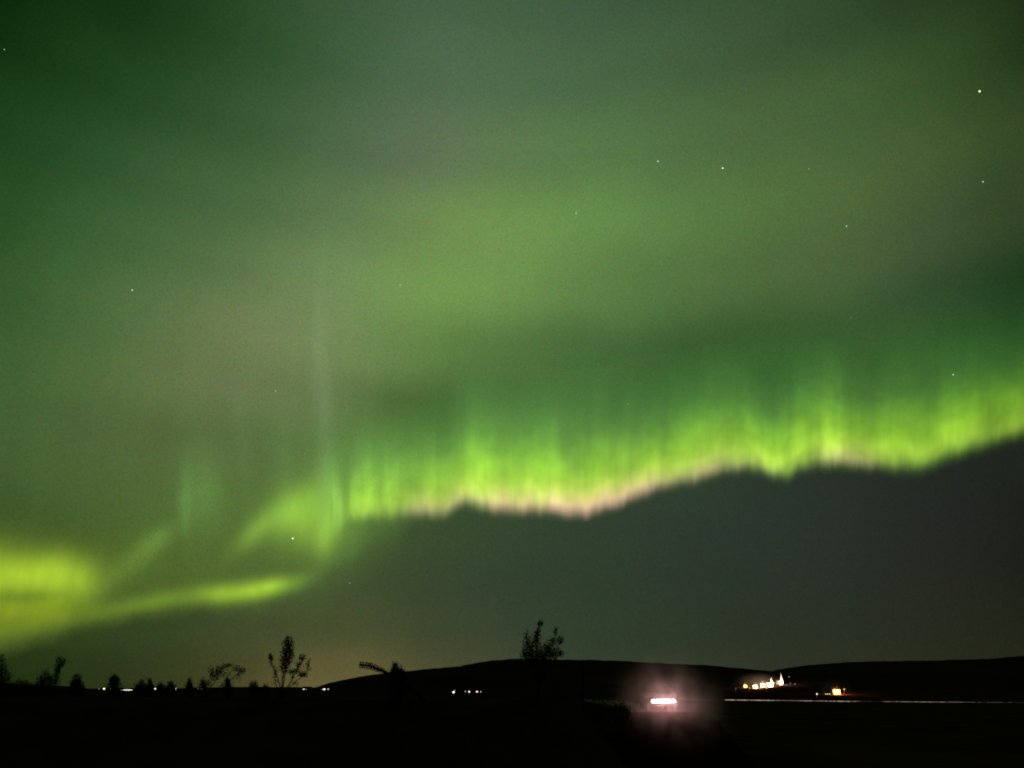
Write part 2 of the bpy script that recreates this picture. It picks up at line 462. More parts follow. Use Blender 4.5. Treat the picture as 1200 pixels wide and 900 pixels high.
# ---------------------------------------------------------------- ground and hills
CARX, CARY, ROADZ = 10.85, 60.0, 8.44
def ground_z(x, y):
    r = math.hypot(x, y)
    z = 8.4 - 3.9 * sm(6, 26, r) - 4.5 * sm(70, 210, r)
    z += (.5 * mnoise.noise(Vector((x * .05, y * .05, 0))) + .15 * mnoise.noise(Vector((x * .3, y * .3, 5)))) * sm(5, 25, r) * (1 - sm(500, 1500, r))
    # a low swell of moor left of the track, where the bushes grow
    s_ = sm(24, 44, r) * (1 - sm(60, 150, r)) * (1 - sm(2.8, 7.6, x)) * sm(-30, 10, y)
    top = 9.5 + .08 * mnoise.noise(Vector((x * .09, y * .09, 2))) + .04 * mnoise.noise(Vector((x * .6, y * .6, 2)))
    z = z * (1 - s_) + top * s_
    cx = CARX + .02 * (y - CARY)
    k = (1 - sm(2.6, 6.5, abs(x - cx))) * sm(53.6, 58.9, y) * (1 - sm(120, 190, y))
    return z * (1 - k) + (ROADZ - .004) * k
def ridge(points, D):
    return [(math.degrees(math.atan2((x - 600), FPX)), x, y) for x, y in points]
HILLS = [  # name, ridge in the photo, distance of ridge, near foot, far foot
 ('hill', [(330,811),(366,807),(385,800),(420,793),(455,788),(500,784),(540,780),(575,774),(600,772),(640,772.5),(700,773.5),(740,775),(790,778),(830,779.5),(870,783),(900,785.5),(960,793),(1060,806),(1120,811)], 1750, 900, 2600),
 ('hill', [(860,812),(880,800),(895,791),(912,784.5),(935,781.5),(960,778.5),(1000,775.5),(1060,774.5),(1110,773.5),(1150,772.5),(1200,769.5),(1280,766),(1380,768),(1500,780)], 1500, 900, 2300),
 ('hill', [(150,811),(200,807),(240,805.5),(290,805),(330,805),(380,805.5),(430,806),(500,811)], 4200, 3400, 5200),
 ('hill', [(-200,798),(-60,798),(0,800),(30,802),(50,803),(80,804.5),(100,806),(108,811)], 420, 260, 620)]
def hill_z(k, x, y):
    name, pts, D, n, f = HILLS[k]
    px = 600 + FPX * (x / y) / math.cos(PITCH) if y > 1 else -9999
    # photo column of a far point near the horizon
    px = 600 + (x / y) * FPX / (math.cos(PITCH))
    if px < pts[0][0] or px > pts[-1][0] or y < n or y > f: return -1.0
    yy = interp(pts, px)
    el = direction(px, yy); top = EYE + el.z / el.y * D
    t = (y - n) / (D - n) if y < D else (f - y) / (f - D)
    s = t * .45 + .55 * t * t * (3 - 2 * t)
    z = top * s
    z += (1.2 * mnoise.noise(Vector((x * .006, y * .006, k))) + .5 * mnoise.noise(Vector((x * .03, y * .03, k)))) * min(1, 3 * s) * (.35 if y > D * .96 and y < D * 1.04 else 1) * D / 1700
    z += (.55 * mnoise.noise(Vector((x * .02, 3.1, k))) + .35 * mnoise.noise(Vector((x * .07, 7.7, k)))) * min(1, 3 * s) * D / 900
    return z
# px(x,y) above: columns of points at the horizon: x/y = (px-600)/FPX / (cos p - b sin p) with b ~ tan(p)*-1 -> 1/cos p
def terrain(x, y):
    z = ground_z(x, y)
    for k in range(len(HILLS)): z = max(z, hill_z(k, x, y))
    return z
def hit(px, py, h=0.0, start=60, end=6000):
    """point on the terrain seen at the photo position, for a thing whose shown point is h above the ground"""
    d = direction(px, py); y = start
    while y < end:
        x = d.x / d.y * y; z = EYE + d.z / d.y * y
        if terrain(x, y) >= z - h: break
        y *= 1.004
    return Vector((x, y, terrain(x, y)))

def ground_material(name, a, b, scale):
    t = NT(name); bs = t.n('ShaderNodeBsdfPrincipled'); bs.inputs['Roughness'].default_value = .95
    bs.inputs['Specular IOR Level'].default_value = 0
    tc = t.n('ShaderNodeTexCoord').outputs['Object']
    f = t.noise(tc, scale, 6, .65); f2 = t.noise(tc, scale * .08, 4, .6)
    k = t.smooth(t.m('MULTIPLY_ADD', f2, .6, t.m('MULTIPLY', f, .4)), .35, .65)
    t.put(bs.inputs['Base Color'], t.mixv(k, a, b))
    bn = t.n('ShaderNodeBump'); bn.inputs['Strength'].default_value = .5; t.put(bn.inputs['Height'], f); t.put(bs.inputs['Normal'], bn.outputs[0])
    t.t.links.new(bs.outputs[0], t.out.inputs[0]); return t.mat
M_ground = ground_material('moor_ground', (.024, .013, .009), (.11, .052, .034), .5)
M_hill = ground_material('hill_heather', (.034, .016, .010), (.085, .040, .025), .03)

rad = [0,  1.5, 3, 5, 8, 11, 15, 20, 26, 32, 38, 42, 45] + list(np.arange(47, 62, .6)) + [63, 65, 68, 72, 77, 83, 90, 100, 112, 126, 142, 160, 182, 210, 250, 300, 380, 480, 620, 800, 1100, 1600, 2500, 4200, 8000, 16000, 30000, 47000]
angs = sorted(set([round(a, 3) for a in list(np.arange(-44, 44.1, .5)) + list(np.arange(50, 316, 6))]))
vs = [(0, 0, 8.4)]; fs = []
for r in rad[1:]:
    for a in angs:
        x, y = r * math.sin(math.radians(a)), r * math.cos(math.radians(a))
        vs.append((x, y, ground_z(x, y)))
N = len(angs)
for j in range(N): fs.append((0, 1 + (j + 1) % N, 1 + j))
for i in range(len(rad) - 2):
    for j in range(N):
        a = 1 + i * N + j; b = 1 + i * N + (j + 1) % N
        fs.append((a, b, b + N, a + N))
tag(from_data('ground', vs, fs, M_ground, smooth=True), kind='structure')
for k, (name, pts, D, n, f) in enumerate(HILLS):
    vs, fs = [], []
    xs = np.arange(pts[0][0], pts[-1][0] + .1, 3.0); ys = list(np.linspace(n, f, 46))
    for px in xs:
        for y in ys:
            x = (px - 600) / FPX * math.cos(PITCH) * y
            edge = min(1, (px - xs[0]) / 6 if px - xs[0] < xs[-1] - px else (xs[-1] - px) / 6)
            z = hill_z(k, x, y) if 0 < edge else -1
            vs.append((x, y, max(z, -1.5) if edge > 0 else -1.5))
    m = len(ys)
    for i in range(len(xs) - 1):
        for j in range(m - 1):
            a = i * m + j
            fs.append((a, a + m, a + m + 1, a + 1))
    tag(from_data(name, vs, fs, M_hill, smooth=True), kind='structure')

# farm track on the bank
M_gravel = simple('gravel', (.10, .085, .07), .95, nscale=6, namp=.5, bump=.4)
vs, fs = [], []
yy = list(np.arange(59.2, 120, 2.5))
for y in yy:
    cx = CARX + .02 * (y - CARY)
    for dx in (-2.2, -1.1, 0, 1.1, 2.2): vs.append((cx + dx, y, ROADZ + .01))
for i in range(len(yy) - 1):
    for j in range(4):
        a = i * 5 + j; fs.append((a, a + 1, a + 6, a + 5))
tag(from_data('track', vs, fs, M_gravel), kind='structure')

# ---------------------------------------------------------------- plants
M_bark = simple('bark', (.045, .032, .022), .9, nscale=20, namp=.4)
M_leaf = simple('leaves', (.035, .05, .018), .7, nscale=8, namp=.4)
def tube(vs, fs, pts, r0, r1, n=5):
    base = None
    for i, p in enumerate(pts):
        r = r0 + (r1 - r0) * i / (len(pts) - 1)
        d = (pts[min(i + 1, len(pts) - 1)] - pts[max(i - 1, 0)]).normalized()
        a = d.orthogonal().normalized(); b = d.cross(a)
        s = len(vs)
        for k in range(n):
            t = 2 * math.pi * k / n; vs.append(p + (a * math.cos(t) + b * math.sin(t)) * r)
        if base is not None:
            for k in range(n): fs.append((base + k, base + (k + 1) % n, s + (k + 1) % n, s + k))
        base = s
def leafy(vs, fs, p, size, rng, flat=.6):
    size *= .85
    d = Vector((rng.gauss(0, 1), rng.gauss(0, 1), rng.gauss(0, 1) + .2)).normalized()
    a = d.orthogonal().normalized() * size * .5; q = d * size
    a = Matrix.Rotation(rng.uniform(0, 6.28), 3, d) @ a * flat
    bend = a.cross(d).normalized() * size * .12
    s = len(vs)
    vs += [p, p + q * .35 + a + bend, p + q, p + q * .35 - a + bend]
    fs.append((s, s + 1, s + 2, s + 3))
def plant(name, label, cat, stems, depth, thick=.03, twig=.35, twigs=6, leaf=.06, leaves=4, seed=1, group=None, tip=None, bare=0.0, dz=.5, needle=False):
    """stems: polylines in photo positions; the plant stands at depth, its stems spread in depth too"""
    rng = random.Random(seed)
    tv, tf, cv, cf = [], [], [], []
    bx = stems[0][0][0]
    p0 = at(bx, 815, depth); gz = terrain(p0.x, depth) - .15
    root = Vector((p0.x, depth, gz))
    sc = depth / FPX
    for st in stems:
        pts = [root + Vector((rng.uniform(-.1, .1), rng.uniform(-.1, .1), 0))]
        off = rng.uniform(-dz, dz)
        for i, (x, y) in enumerate(st):
            k = (i + 1) / len(st)
            pts.append(at(x, y, depth + off * k))
        # smooth the line
        fine = []
        for i in range(len(pts) - 1):
            p_1 = pts[max(i - 1, 0)]; a = pts[i]; b = pts[i + 1]; c = pts[min(i + 2, len(pts) - 1)]
            for q in range(4):
                t = q / 4
                v = .5 * ((2 * a) + (b - p_1) * t + (2 * p_1 - 5 * a + 4 * b - c) * t * t + (3 * a - p_1 - 3 * b + c) * t ** 3)
                fine.append(v + Vector((rng.gauss(0, .01), rng.gauss(0, .01), 0)))
        fine.append(pts[-1])
        tube(tv, tf, fine, thick * rng.uniform(.8, 1.2), thick * .25)
        L = len(fine)
        for w in range(int(twigs * 1.6)):
            i = int(rng.uniform(.42 + bare * .3, .98) * (L - 1)); p = fine[i]
            k = i / L
            d = (fine[min(i + 1, L - 1)] - fine[i - 1]).normalized()
            d = (d + Vector((rng.gauss(0, .55), rng.gauss(0, .55), rng.uniform(-.1, .5)))).normalized()
            ln = twig * rng.uniform(.5, 1.2) * (1.25 - k * .75)
            tp = [p]
            for s in range(3):
                d = (d + Vector((rng.gauss(0, .2), rng.gauss(0, .2), rng.gauss(0, .15)))).normalized()
                tp.append(tp[-1] + d * ln / 3)
            tube(tv, tf, tp, thick * .28, thick * .1, 3)
            if rng.random() < bare: continue
            for s in range(leaves):
                q = tp[1 + rng.randrange(3)] + Vector((rng.gauss(0, leaf * .8), rng.gauss(0, leaf * .8), rng.gauss(0, leaf * .8)))
                leafy(cv, cf, q, leaf * rng.uniform(.7, 1.5), rng, .25 if needle else .7)
    if tip:
        for (x, y, rx, ry, n) in tip:                   # denser leaf clumps
            n = int(n * 4.2)
            for q in range(n):
                a = rng.uniform(0, 6.28); r = rng.random() ** .6 * (1 + .35 * abs(rng.gauss(0, 1)))
                p = at(x + math.cos(a) * r * rx, y + math.sin(a) * r * ry, depth + rng.uniform(-1, 1) * rx * sc)
                leafy(cv, cf, p, leaf * rng.uniform(.7, 1.6), rng)
    o = thing(name, label, cat, root, 0, group)
    def ch(nm, v, f, mat):
        c = from_data(nm, [tuple(a - root) for a in v], f, mat, o)
    ch('trunk', tv, tf, M_bark); ch('crown', cv, cf, M_leaf)
    return o
def bush(label, x, top, base, w, depth, seed, n=7, leaf=.07, leaves=7, lean=0, cat='bush', name='bush', clump=1.0, group='dark bushes along the horizon'):
    rng = random.Random(seed); st = []
    for i in range(n):
        a = (i + .5) / n * 2 - 1 + rng.uniform(-.15, .15)
        ty = top + (base - top) * (abs(a) ** 1.7) * .75 + rng.uniform(0, .12) * (base - top)
        st.append([(x + a * w * .25, base + 3), (x + a * w * .7 + lean * .5, (base + ty) / 2), (x + a * w + lean, ty)])
    h = base - top
    tip = [(x + lean * .3, base - h * .25, w * .8, h * .35, int(160 * clump)), (x + lean * .6, base - h * .55, w * .5, h * .3, int(90 * clump)),
           (x, (base + 815) / 2 - 1, w * .9, max(4, (815 - base) / 2 + 3), int(150 * clump + 6 * max(0, 812 - base) * clump))]
    return plant(name, label, cat, st, depth, .02, .3, 8, leaf, leaves, seed, group, tip, dz=w * depth / FPX)

plant('tree', 'slim multi-stemmed tree with narrow leafy top standing before the warm horizon glow', 'tree',
      [[(330,812),(332,790),(335,770),(338,751)], [(329,812),(330,800),(334,780),(333,760)], [(331,812),(334,790),(340,768),(337,746)],
       [(326,812),(322,795),(323,785)], [(333,812),(342,795),(345,786),(352,788)], [(334,812),(345,800),(357,790),(362,780),(361,775)],
       [(335,812),(344,793),(350,780),(355,769)], [(330,812),(324,790),(318,778),(317,770)]],
      46, .035, .38, 15, .085, 5, 11, None,
      [(338,757,5,9,150), (334,770,5,9,120), (332,780,3.5,8,60), (354,771,3,3.5,34), (317,770,2.2,3,26), (350,779,2,2,12), (341,787,3.5,2,22), (355,791,5,2.2,30), (346,801,3,3,12), (340,768,4,7,60)], bare=.35)
plant('shrub', 'leafy dark shrub rising above the middle of the hill ridge', 'shrub',
      [[(630,800),(622,770),(618,752),(617,741)], [(631,800),(628,762),(630,742),(633,730)], [(633,800),(640,768),(648,750),(651,738)],
       [(634,800),(648,770),(656,752)], [(634,800),(650,774),(657,763)], [(629,800),(617,775),(613,764)], [(631,800),(624,765),(626,750)], [(632,800),(636,770),(640,756)]],
      44, .035, .34, 16, .075, 7, 12, None,
      [(618,756,5,10,110), (622,768,9,8,240), (630,741,2.6,3,26), (633,731,2.6,3.4,40), (629,750,4,9,110), (640,765,9,9,240), (648,752,4,4,46), (657,750,3.2,4,40), (650,764,6,5,60), (658,766,2.4,3,26), (630,769,14,5,140), (651,741,1.6,4,14)], bare=.1)
plant('shrub', 'loose wind-bent shrub leaning right, left of the slim tree', 'shrub',
      [[(238,812),(248,798),(256,787),(268,780)], [(242,812),(254,796),(260,783),(274,778)], [(250,812),(262,800),(272,786),(282,787)],
       [(236,812),(246,795),(246,788)], [(247,812),(265,800),(279,790),(288,784)]],
      48, .03, .3, 12, .07, 4, 13, None,
      [(252,791,5,6,70), (257,785,4,4,36), (267,780,5,2.2,30), (277,783,4,3,30), (284,786,3,3,34), (247,785,3,4,18), (262,790,4,5,26), (240,803,7,4,60), (280,792,3,5,20)], bare=.25)
bush('tall ragged bush cut by the left edge', 2, 764, 812, 12, 52, 21, 9, clump=2.2)
bush('rounded bush second from the left edge', 53, 784, 814, 13, 50, 22, 8, clump=2)
plant('bush', 'bush whose lumpy top leans right, second bush from the left', 'bush',
      [[(62,812),(65,795),(68,783),(71,775)], [(64,812),(67,790),(74,778)]], 51, .03, .25, 10, .07, 7, 23, 'dark bushes along the horizon',
      [(71,776,5,5,120), (67,786,3.4,6,80), (64,797,6,6,100)])
bush('small pointed bush right of the lumpy leaning bush', 90, 788, 812, 9, 50, 24, 6, clump=1.6)
bush('rounded bush just right of the leftmost far lamps', 134, 789, 812, 9.5, 50, 25, 8, clump=1.8)
bush('low wide ragged bush right of the long row of lit windows', 166, 797, 812, 9, 50, 26, 7)
bush('narrow upright bush touching the ragged wide bush', 176, 795, 812, 4, 50, 27, 4)
bush('tiny bush between two single far lamps', 188, 800, 812, 4.5, 50, 28, 4)
bush('small bush just left of the third single far lamp', 200, 798, 812, 6, 50, 29, 5)
bush('slender bush with a square top before the wind-bent shrub', 222, 794, 812, 4, 50, 30, 4)
bush('thin spiky bush at the foot of the wind-bent shrub', 238, 795, 812, 4, 50, 31, 4, leaves=4, clump=.5)
bush('round low bush under the arching wind-bent shrub', 267, 794, 812, 4.5, 50, 39, 5)
bush('small sprig of a bush at the right foot of the wind-bent shrub', 297, 797, 812, 6, 50, 40, 4, clump=.5)
bush('low bush between the wind-bent shrub and the slim tree', 310, 802, 813, 6, 50, 32, 4, clump=.6)
bush('low scrub on the flat ground at far left', 26, 797, 812, 22, 54, 38, 9, clump=2)
bush('pointed dark bush on the ridge beside the leaning tree top', 463, 775, 800, 7, 42, 33, 6, leaf=.07, clump=2.4)
bush('low hump of a bush right of the pointed bush', 470, 782, 800, 5, 42, 34, 5, clump=1.6)
bush('tiny sprig on the ridge right of the leafy shrub', 683, 767, 800, 2.6, 42, 35, 3, leaf=.045, leaves=2, clump=.12)
bush('dark bush lit at its edge on the left of the truck', 706, 806, 850, 26, 52, 36, 10, leaves=6, clump=1.8)
bush('low dark bush close to the left side of the truck', 728, 818, 852, 12, 54, 37, 7, clump=1.5)

def leaning_tree():
    rng = random.Random(5); D = 42
    root = at(500, 815, D); root.z = terrain(root.x, D) - .1
    pts = [root, at(478, 805, D), at(458, 791, D), at(446, 785, D), at(434, 780.5, D), at(421, 779, D)]
    tv, tf, cv, cf = [], [], [], []
    tube(tv, tf, pts, .09, .04, 6)
    for i in range(1500):
        k = rng.random() ** .8
        seg = 2 + k * 2.99; j = int(seg); q = pts[j].lerp(pts[min(j + 1, 5)], seg - j)
        r = .05 + .085 * sm(0, .5, k)
        a = rng.uniform(0, 6.28)
        leafy(cv, cf, q + Vector((rng.gauss(0, .03), math.cos(a) * r, math.sin(a) * r)), .075, rng, .3)
    o = thing('leaning_tree', 'dark needled tree top leaning far left over the ridge', 'tree', root)
    from_data('trunk', [tuple(v - root) for v in tv], tf, M_bark, o)
    from_data('crown', [tuple(v - root) for v in cv], cf, M_leaf, o)
leaning_tree()

# ---------------------------------------------------------------- far lamps and lit houses
M_pole = simple('lamp_pole', (.25, .25, .25), .5, .8)
M_white = glow('lamp_white', (1.0, .93, .80), 2.2)
M_warm = glow('lamp_warm', (1.0, .50, .18), 3)
M_dimw = glow('lamp_dim', (1.0, .85, .75), .9)
M_wall = simple('rendered_wall', (.42, .36, .28), .85, nscale=.8, namp=.12)
M_roof = simple('roof_sheet', (.06, .045, .04), .7, nscale=1, namp=.3)
M_win = glow('window_light', (1.0, .62, .28), 1.6)
M_winw = glow('window_light_white', (1.0, .93, .76), 3.0)
M_frame = simple('window_frame', (.5, .48, .45), .6)
def lamp(label, px, py, h=9, head=.55, mat=None, power=0, color=(1, .8, .55), group='far lamps along the horizon', start=900, name='street_lamp'):
    p = hit(px, py, h, start)
    o = thing(name, label, 'lamp', p, 0, group)
    bm = bmesh.new(); cyl(bm, (0, 0, -1), (0, 0, h), .13, .08, 8); cyl(bm, (0, 0, h), (0, -.9, h + .15), .06, .05, 6)
    cyl(bm, (0, 0, -1), (0, 0, .5), .2, .2, 8)
    link('pole', bm, M_pole, o)
    bm = bmesh.new(); box(bm, (0, -.9, h + .18 + head * .7), (head * 1.3, head * 1.6, .12)); link('lamp_hood', bm, M_pole, o)
    bm = bmesh.new(); ball(bm, (0, -.9, h + .1), head, 2, (1, 1, .8)); link('lamp_head', bm, mat or M_white, o)
    if power:
        l = bpy.data.lights.new('lamp_light', 'POINT'); l.energy = power; l.color = color; l.shadow_soft_size = head
        lo = bpy.data.objects.new('lamp_light', l); COL.objects.link(lo); lo.parent = o; lo.location = (0, -1.2 - head, h - head)
    return o
FAR = [(116,808.5,.5,M_dimw,'dim lamp at the left end of the far row'),
 (122,808.5,1.6,M_white,'bright far lamp left of the rounded bush'),(129,808.5,.7,M_white,'small far lamp at the left foot of the rounded bush'),
 (181.5,809.5,1.5,M_white,'single far lamp right of the low ragged bush'),(205.5,810.5,1.3,M_white,'single far lamp right of the small bush'),
 (236.5,809.5,1.1,M_white,'single far lamp under the thin spiky bush'),(232.5,809.5,.6,M_dimw,'dim twin of the lamp under the thin spiky bush'),
 (310.5,809.5,1.0,M_white,'small far lamp just left of the slim tree'),
 (380,811.5,.8,M_white,'upper lamp of the pair at the left foot of the hill'),(384.5,811,.7,M_dimw,'dim right lamp of the pair at the hill foot'),
 (378,813,.5,M_dimw,'lowest faint lamp at the left foot of the hill')]
for x, y, r, m, lab in FAR: lamp(lab, x, y, 9, r, m, start=1500 if x < 370 else 800)
MID = [(531.5,814,.9,M_white,'bright lamp at the left of the farm lights below the ridge'),(533,809,.35,M_dimw,'faint lamp above the left farm light'),
 (545.5,810.5,.45,M_dimw,'faint upper lamp in the middle of the farm lights'),(549.5,810,.4,M_dimw,'faint upper lamp right of the middle farm light'),
 (549.8,815,.6,M_white,'lower lamp in the middle of the farm lights'),(559,813.8,.7,M_warm,'warm lamp at the right of the farm lights'),(563.5,813.5,.45,M_dimw,'dim lamp at the far right of the farm lights')]
for x, y, r, m, lab in MID: lamp(lab, x, y, 7, r, m, 120 if m is M_white else 0, group='farm lights below the ridge', start=700)

def house(label, px, py, w, d, h, rz=0, win=None, wins=4, spire=0, cat='house', name='house', group=None, roof=.35, start=700, flood=0, fcol=(1, .78, .5), fz=3.0):
    if group == VG: w *= .8; h *= .8
    p = hit(px, py, h * .5, start)
    o = thing(name, label, cat, p, rz, group)
    bm = bmesh.new(); box(bm, (0, 0, h / 2 - .5), (w, d, h + 1)); link('wall', bm, M_wall, o)
    rh = w * roof if w < d else d * roof
    bm = bmesh.new()
    e = .3
    a = [bm.verts.new(v) for v in ((-w/2-e, -d/2-e, h+.004), (w/2+e, -d/2-e, h+.004), (w/2+e, d/2+e, h+.004), (-w/2-e, d/2+e, h+.004), (-w/2-e, 0, h+rh), (w/2+e, 0, h+rh))]
    for f in ((0,3,2,1), (0,1,5,4), (2,3,4,5), (0,4,3), (1,2,5)): bm.faces.new([a[i] for i in f])
    ro = link('roof', bm, M_roof, o)
    bm = bmesh.new(); box(bm, (w * .28, d * .12, h + rh * .9), (.7, .7, 1.6)); link('chimney', bm, M_wall, ro)
    for i in range(wins):
        x = (i + .5) / wins * w - w / 2
        bm = bmesh.new(); ww = w / wins * .6; z = h * .52; zz = h * .42
        for sx in (-1, 1): box(bm, (x + sx * ww / 2, -d / 2 - .05, z), (.12, .1, zz + .12))
        for sz in (-1, 1): box(bm, (x, -d / 2 - .05, z + sz * zz / 2), (ww - .12, .1, .12))
        fr = link('window', bm, M_frame, o)
        bm = bmesh.new(); box(bm, (x, -d / 2 - .02, z), (ww - .13, .03, zz - .13)); link('pane', bm, win or M_win, fr)
    if spire:
        bm = bmesh.new(); sx = w * .32
        box(bm, (sx, -d * .3 - 1.2, h * .75), (2.2, 2.2, h * 1.5))
        link('tower', bm, M_wall, o)
        bm = bmesh.new(); cyl(bm, (sx, -d * .3 - 1.2, h * 1.5 + .004), (sx, -d * .3 - 1.2, h * 1.5 + spire), 1.5, .05, 4); link('spire', bm, M_wall, o)
    if flood:
        # yard floodlight on a short mast in front of the house
        fl = thing('floodlight', 'yard floodlight in front of the ' + label, 'floodlight', p + Vector((0, -d / 2 - 5, 0)), 0, 'yard floodlights on the hillside')
        fl.location.z = terrain(fl.location.x, fl.location.y)
        bm = bmesh.new(); cyl(bm, (0, 0, -1), (0, 0, fz), .09, .07, 8); link('mast', bm, M_pole, fl)
        bm = bmesh.new(); box(bm, (0, 0, fz + .2), (.9, .35, .4)); link('lamp_housing', bm, M_pole, fl)
        bm = bmesh.new(); ball(bm, (0, -.22, fz + .2), .3, 2, (1.3, .5, .6)); link('lamp_lens', bm, M_warm, fl)
        l = bpy.data.lights.new('lamp_light', 'POINT'); l.energy = flood * 9; l.color = fcol; l.shadow_soft_size = .4
        lo = bpy.data.objects.new('lamp_light', l); COL.objects.link(lo); lo.parent = fl; lo.location = (0, .6, fz + .6)
    return o
VG = 'lit houses on the hillside'
house('long low far building with a row of lit windows near the left', 149, 808.6, 50, 12, 6, 0, M_winw, 7, start=2300, cat='building', name='long_building', group='lit buildings on the horizon')
house('brightly lit far building at the foot of the hill, right of the slim tree', 360, 809.3, 24, 12, 8, 0, M_winw, 3, start=2300, cat='building', name='lit_building', group='lit buildings on the horizon')
VG = 'lit houses on the hillside'
house('leftmost yellow lit house of the hillside village', 872.5, 804.5, 6, 6, 4, .2, M_win, 2, group=VG, flood=700, fcol=(1, .72, .22))
house('lit house left of the village centre with orange glow', 884.5, 805, 7, 7, 5, -.1, M_winw, 3, group=VG, flood=2600, fcol=(1, .62, .36))
house('lit gabled house in the middle of the village', 893, 803.5, 8, 7, 5.5, .1, M_winw, 3, group=VG, flood=2400, fcol=(1, .70, .45))
house('white floodlit house with a short spire', 902, 802.5, 7, 8, 6, 0, M_winw, 3, spire=5, group=VG, flood=3000, fcol=(1, .78, .52))
house('white floodlit chapel with the tallest spire', 913.5, 800, 6, 9, 6, .15, M_winw, 2, spire=8, group=VG, flood=1800, fcol=(1, .95, .8), cat='chapel', name='chapel')
house('lonely farmhouse in strong orange light right of the village', 979, 811, 10, 8, 6, 0, M_win, 3, group=VG, flood=4200, fcol=(1, .36, .10))
house('small shed with lit windows left of the orange farmhouse', 969, 813.5, 8, 5, 3, 0, M_win, 3, group=VG)
for x, y, r, m, lab in [(862,807,.3,M_dimw,'small lamp on the lane left of the yellow house'),(878,806,.35,M_warm,'lamp between the yellow house and its neighbour'),
  (957,813.5,.55,M_white,'lamp left of the small lit shed'),(924.5,793.5,.5,M_dimw,'dim lamp high on the slope right of the chapel'),
  (926,801,.35,M_dimw,'dim lamp lower right of the chapel'),(931.5,801.8,.42,M_dimw,'outermost dim lamp right of the chapel'),
  (989,808,.6,M_warm,'orange lamp at the right end of the farmhouse'),(907,801,.7,M_white,'white lamp between the two spires'),(898,806,.6,M_white,'low lamp before the house with the short spire')]:
    lamp(lab, x, y, 5, r, m, 500 if m in (M_white, M_warm) else 0, (1, .75, .5), 'lamps of the hillside village', 700)

# glowing railing made up to carry the far line of light
def far_railing():
    pts = [at(795, 819.6, 790), at(870, 820.4, 742), at(1000, 822.0, 672), at(1200, 823.4, 610), at(1330, 824.5, 580)]
    ln = []
    for i in range(len(pts) - 1):
        for k in range(60): ln.append(pts[i].lerp(pts[i + 1], k / 60))
    base = Vector((ln[0].x, ln[0].y, terrain(ln[0].x, ln[0].y)))
    o = thing('added_railing', 'long thin line of light on added railing running right from the truck below the village', 'railing', base)
    strips = {}
    rng = random.Random(8)
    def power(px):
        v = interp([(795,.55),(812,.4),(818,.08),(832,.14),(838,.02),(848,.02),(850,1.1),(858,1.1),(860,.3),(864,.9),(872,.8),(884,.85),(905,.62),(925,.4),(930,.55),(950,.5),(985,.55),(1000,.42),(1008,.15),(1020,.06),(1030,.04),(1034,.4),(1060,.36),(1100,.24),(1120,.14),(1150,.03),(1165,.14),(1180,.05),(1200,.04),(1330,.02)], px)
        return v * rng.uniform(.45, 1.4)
    post = None
    groups = {}
    for i in range(len(ln) - 1):
        a, b = ln[i], ln[i + 1]; mid = (a + b) / 2
        px = 600 + FPX * (mid.x / mid.y) / math.cos(PITCH) * 1.0
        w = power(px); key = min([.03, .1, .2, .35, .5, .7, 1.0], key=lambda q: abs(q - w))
        bmq = groups.setdefault(key, bmesh.new())
        d = b - a; rz = math.atan2(d.y, d.x)
        box(bmq, mid - base, (d.length * .999, .12, .42), rz)
        zt = terrain(mid.x, mid.y)
        if i % 6 == 0:
            if post is None:
                bmp = bmesh.new(); cyl(bmp, (0, 0, -1.6), (0, 0, 0), .1, .1, 6); cyl(bmp, (0, 0, 0), (0, 0, .12), .14, .14, 6)
                q = post = link('post', bmp, M_pole, o)
            else:
                q = post.copy(); COL.objects.link(q); q.parent = o
            q.location = Vector((mid.x, mid.y + .25, mid.z)) - base
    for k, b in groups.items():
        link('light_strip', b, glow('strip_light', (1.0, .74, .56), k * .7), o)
far_railing()

